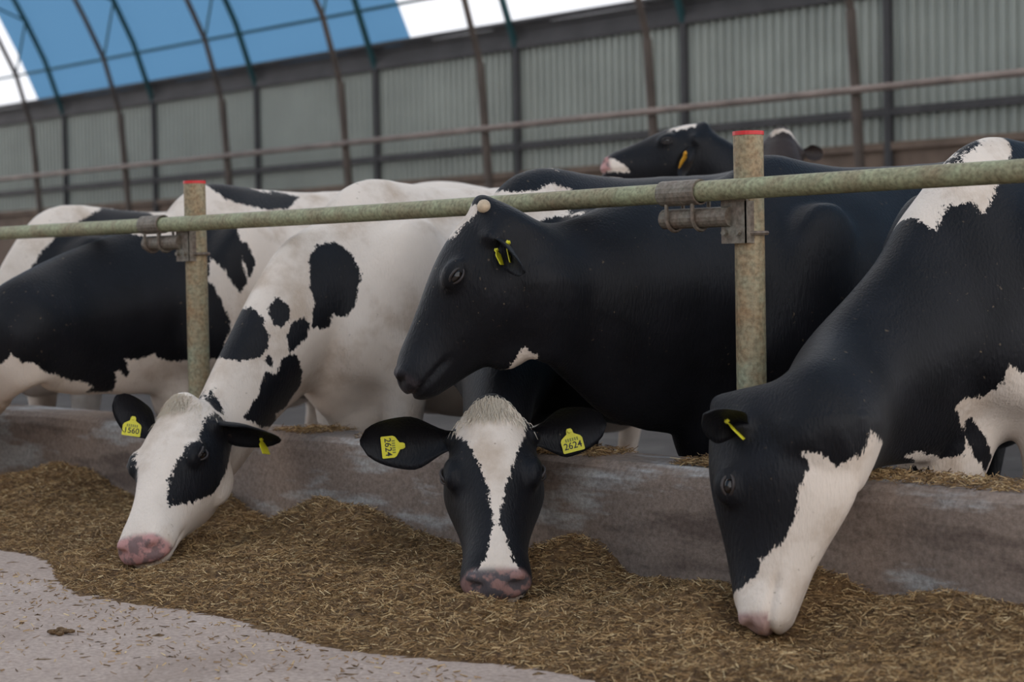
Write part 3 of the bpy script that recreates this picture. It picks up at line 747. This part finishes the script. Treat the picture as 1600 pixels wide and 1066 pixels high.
# --- cows standing deeper in the pen
G = Cow('cow', 'black cow in the second row raising its head sideways, orange ear tag', 0, 0, radians(-42), 1.0, coatC, 1, .011)
gp = at_depth(1100, 197, 7.8); G.x, G.y = (gp-G.fw*.62)[:2]
G.set_head(gp, at_depth(934, 246, 7.8), IMU*.95+VIEW*.0-IMR*.25, None)
z5 = lambda p: zoompoly(880, 160, 3.332, p)
G.patches = [('w', 'hside', z5([(100,215),(235,215),(190,240),(165,310),(100,320)])), ('w', 'hside', z5([(545,150),(600,125),(700,90),(690,125),(640,140)])),
             ('w', 'hside', z5([(190,315),(260,290),(310,320),(350,365),(220,365)]))]
G.ears = [(G.H(.075, -.07, .085), at_depth(1062, 272, 7.58), -IMR*.4-VIEW*.7+IMU*.1, .062, .3), (G.H(.075, -.07, -.085), at_depth(1120, 225, 8.0), -VIEW, .055, .3)]
G.build(*neck(G))
ear_tag(G, at_depth(1066, 254, 7.62), VIEW*.8+IMR*.4+IMU*.3, IMR*.8-VIEW*.3-IMU*.3, [], .075, 'orange')
Hc = Cow('cow', 'dark cow in the second row with a white poll showing above the black cow', 0, 0, radians(38), 1.0, coat_material('holstein_coat_brown', black=(.030, .021, .018)), 1, .013)
hp = at_depth(1222, 205, 8.35); Hc.x, Hc.y = (hp-Hc.fw*.75)[:2]
Hc.set_head(hp, hp+Hc.fw*.30-np.array([0, 0, .43]), -VIEW*.8+IMU*.5, None)
Hc.patches = [('w', 'hfront', [(1205,215),(1200,190),(1240,190),(1262,222),(1240,215),(1225,205)])]
Hc.ears = [(Hc.H(.075, -.05, .085), at_depth(1290, 240, 8.4), -VIEW, .06, .3), (Hc.H(.075, -.05, -.085), at_depth(1160, 240, 8.4), -VIEW, .06, .3)]
Hc.build(*neck(Hc))

# ------------------------------------------------------------------ feed
def fbm(x, y, seed=0):
    r_ = np.random.default_rng(seed); o = np.zeros_like(x); a = 1.0; f = 1.0
    for _ in range(5):
        for k in range(3):
            th = r_.uniform(0, 2*pi); ph = r_.uniform(0, 2*pi)
            o += a*np.sin(f*(x*cos(th)+y*sin(th))*6+ph)/3
        a *= .55; f *= 1.9
    return o
HEAPS = [(*at_y(330, 835, -.24)[:2], .085, .22), (*at_y(575, 880, -.30)[:2], .10, .22), (*at_y(470, 880, -.3)[:2], .06, .25), (*at_y(895, 930, -.22)[:2], .10, .18), (*at_y(1275, 985, -.20)[:2], .085, .14),
         (*at_y(60, 800, -.3)[:2], .09, .4), (*at_y(1420, 1030, -.3)[:2], .05, .35), (*at_y(1130, 1010, -.5)[:2], .04, .25),
         (*D.H(.52, -.06, 0)[:2], -.062, .17), (*(Fc.H(.53, -.07, 0)-VIEW*.06)[:2], -.085, .23), (*C.H(.53, -.07, 0)[:2], -.04, .15)]   # eaten hollows under the muzzles
def feed_h(x, y):
    edge = -1.02+.10*np.sin(x*1.9+.6)+.05*np.sin(x*5.3)+.10*np.clip(x+1.2, -2, 2)*-.6
    h = .045*sstep(0, .42, y-edge)+.022*sstep(0, .10, y-edge)
    for hx, hy, hh, r in HEAPS: h = h+hh*np.exp(-((x-hx)**2+(y-hy)**2*1.6)/r**2*1.6)*sstep(0, .1, y-edge)
    n = fbm(x*1.6, y*1.6, 3)
    h = h*(1+.28*n)+.010*fbm(x*6, y*6, 9)*sstep(-.02, .15, y-edge)
    return h-.006
mf, nt, bs = mat_new('feed'); L = nt.links.new
tc = N(nt, 'ShaderNodeTexCoord'); n1 = N(nt, 'ShaderNodeTexNoise', Scale=55.0, Detail=8.0, Roughness=.75); n2 = N(nt, 'ShaderNodeTexNoise', Scale=5.0, Detail=4.0)
L(tc.outputs['Object'], n1.inputs['Vector']); L(tc.outputs['Object'], n2.inputs['Vector'])
cA = ramp(nt, n1.outputs[0], [(.32, (.06, .032, .013)), (.5, (.23, .13, .052)), (.68, (.45, .29, .13))])
cB = ramp(nt, n2.outputs[0], [(.35, (.75, .68, .6)), (.65, (1.1, 1.1, 1.1))])
mx = N(nt, 'ShaderNodeMix', data_type='RGBA', blend_type='MULTIPLY'); mx.inputs['Factor'].default_value = 1
L(cA, mx.inputs['A']); L(cB, mx.inputs['B']); L(mx.outputs['Result'], bs.inputs['Base Color']); bs.inputs['Roughness'].default_value = .9
bp = N(nt, 'ShaderNodeBump', Strength=1.0, Distance=.02); L(n1.outputs[0], bp.inputs['Height']); L(bp.outputs[0], bs.inputs['Normal'])
M['feed'] = mf
gx = np.arange(-6.5, 2.3, .02); gy = np.arange(-1.75, -.115, .02)
XX, YY = np.meshgrid(gx, gy); ZZ = feed_h(XX, YY)+rng.normal(0, .0035, XX.shape)
nx = len(gx); vs = np.stack([XX, YY, ZZ], -1).reshape(-1, 3)
fs = [(j*nx+i, j*nx+i+1, (j+1)*nx+i+1, (j+1)*nx+i) for j in range(len(gy)-1) for i in range(nx-1) if max(ZZ[j, i], ZZ[j+1, i+1], ZZ[j, i+1]) > -.004]
fo = mesh_obj('feed_heap', vs, fs, M['feed'], None, True)
tag(fo, 'long brown heap of chopped feed spread along the kerb', 'feed', kind='stuff')
def clear_of_cows(P, gap):
    keep = np.ones(len(P), bool)
    for cw in (A, B, C, D, E, Fc):
        lo = cw.V.min(0)-.05; hi = cw.V.max(0)+.05
        for i in np.flatnonzero(keep & np.all((P > lo) & (P < hi), 1)):
            loc, nn_, _, dist = cw.bvh.find_nearest(Vector(P[i]), .15)
            if loc is not None and (Vector(P[i])-loc).dot(nn_) < gap: keep[i] = False
    return P[keep]
def straw(n, sampler, name, label, lmin, lmax, wd, gap=.004):
    P = clear_of_cows(sampler(n), gap); n = len(P); th = rng.uniform(0, 2*pi, n); el = rng.normal(.12, .30, n); ln = rng.uniform(lmin, lmax, n)**1.0
    d = np.stack([np.cos(th)*np.cos(el), np.sin(th)*np.cos(el), np.sin(el)], 1)
    sd = np.stack([-np.sin(th), np.cos(th), rng.normal(0, .5, n)], 1); sd /= np.linalg.norm(sd, axis=1)[:, None]
    nn = np.cross(d, sd); w = rng.uniform(.5, 1.2, n)*wd
    a = P-d*ln[:, None]*.5; b_ = P+d*ln[:, None]*.5
    tri = [sd*w[:, None], -sd*.5*w[:, None]+nn*.7*w[:, None], -sd*.5*w[:, None]-nn*.7*w[:, None]]
    V = np.stack([a+t for t in tri]+[b_+t*.7 for t in tri], 1).reshape(-1, 3)
    base = np.arange(n)[:, None]*6
    Fq = np.concatenate([base+np.array(f)[None] for f in ((0, 1, 4, 3), (1, 2, 5, 4), (2, 0, 3, 5))]).tolist()
    me = bpy.data.meshes.new(name); me.from_pydata(V.tolist(), [], Fq); me.update()
    at = me.attributes.new('tone', 'FLOAT', 'POINT'); at.data.foreach_set('value', np.repeat(rng.uniform(0, 1, n), 6).astype(np.float32))
    me.materials.append(M['straw']); o = bpy.data.objects.new(name, me); COL.objects.link(o)
    return tag(o, label, 'straw', kind='stuff')
ms, nt, bs = mat_new('straw'); at = N(nt, 'ShaderNodeAttribute', attribute_name='tone')
nt.links.new(ramp(nt, at.outputs['Fac'], [(0, (.10, .055, .02)), (.5, (.29, .165, .065)), (.85, (.50, .33, .15)), (1, (.66, .50, .27))]), bs.inputs['Base Color']); bs.inputs['Roughness'].default_value = .75
M['straw'] = ms
def on_heap(n):
    x = rng.uniform(-5.2, 1.6, n*3); y = rng.uniform(-1.55, -.142, n*3); z = feed_h(x, y)
    ok = (z > .0)
    k = np.flatnonzero(ok)[:n]; return np.stack([x[k], y[k], z[k]+rng.uniform(-.002, .010, len(k))], 1)
def sam(n):
    P = on_heap(n)
    while len(P) < n: P = np.concatenate([P, on_heap(n)])
    return P[:n]
straw(110000, sam, 'chopped_straw', 'loose chopped straw and stalks strewn over the feed heap', .006, .034, .0014)
def on_kerb(n):
    x = rng.uniform(-2.4, 1.0, n); y = rng.uniform(-.10, .09, n); keep = np.sin(x*4.1)+np.sin(x*9.7+1)*.6 > -.6
    x = np.where(keep, x, x*.4); P = np.stack([x, y, .349+np.abs(rng.normal(0, .006, n))], 1)
    for px_ in PX: P = P[np.hypot(P[:, 0]-px_, P[:, 1]) > .052]
    return P
straw(9000, on_kerb, 'kerb_straw', 'thin layer of straw bits lying on top of the kerb', .01, .035, .0014)
def on_floor(n):
    y = -1.05-np.abs(rng.normal(0, .35, n)); x = rng.uniform(-4.5, 1.3, n); P = np.stack([x, y, np.full(n, .003)], 1); return P[feed_h(x, y) < .004]
straw(2500, on_floor, 'floor_crumbs', 'scattered feed crumbs on the bare alley floor', .006, .02, .002)
cl = at_z(95, 988, .004); q = MB()
for i in range(14):
    p = cl+np.array([random.gauss(0, .018), random.gauss(0, .018), abs(random.gauss(0, .004))]); q.ellipsoid(p, [np.array([.012, .004, 0]), np.array([-.003, .008, .001]), np.array([0, 0, .005])], 6, 4)
tag(q.build('feed_clump', M['feed']), 'small dark clump of feed lying alone on the bare floor', 'feed clump')
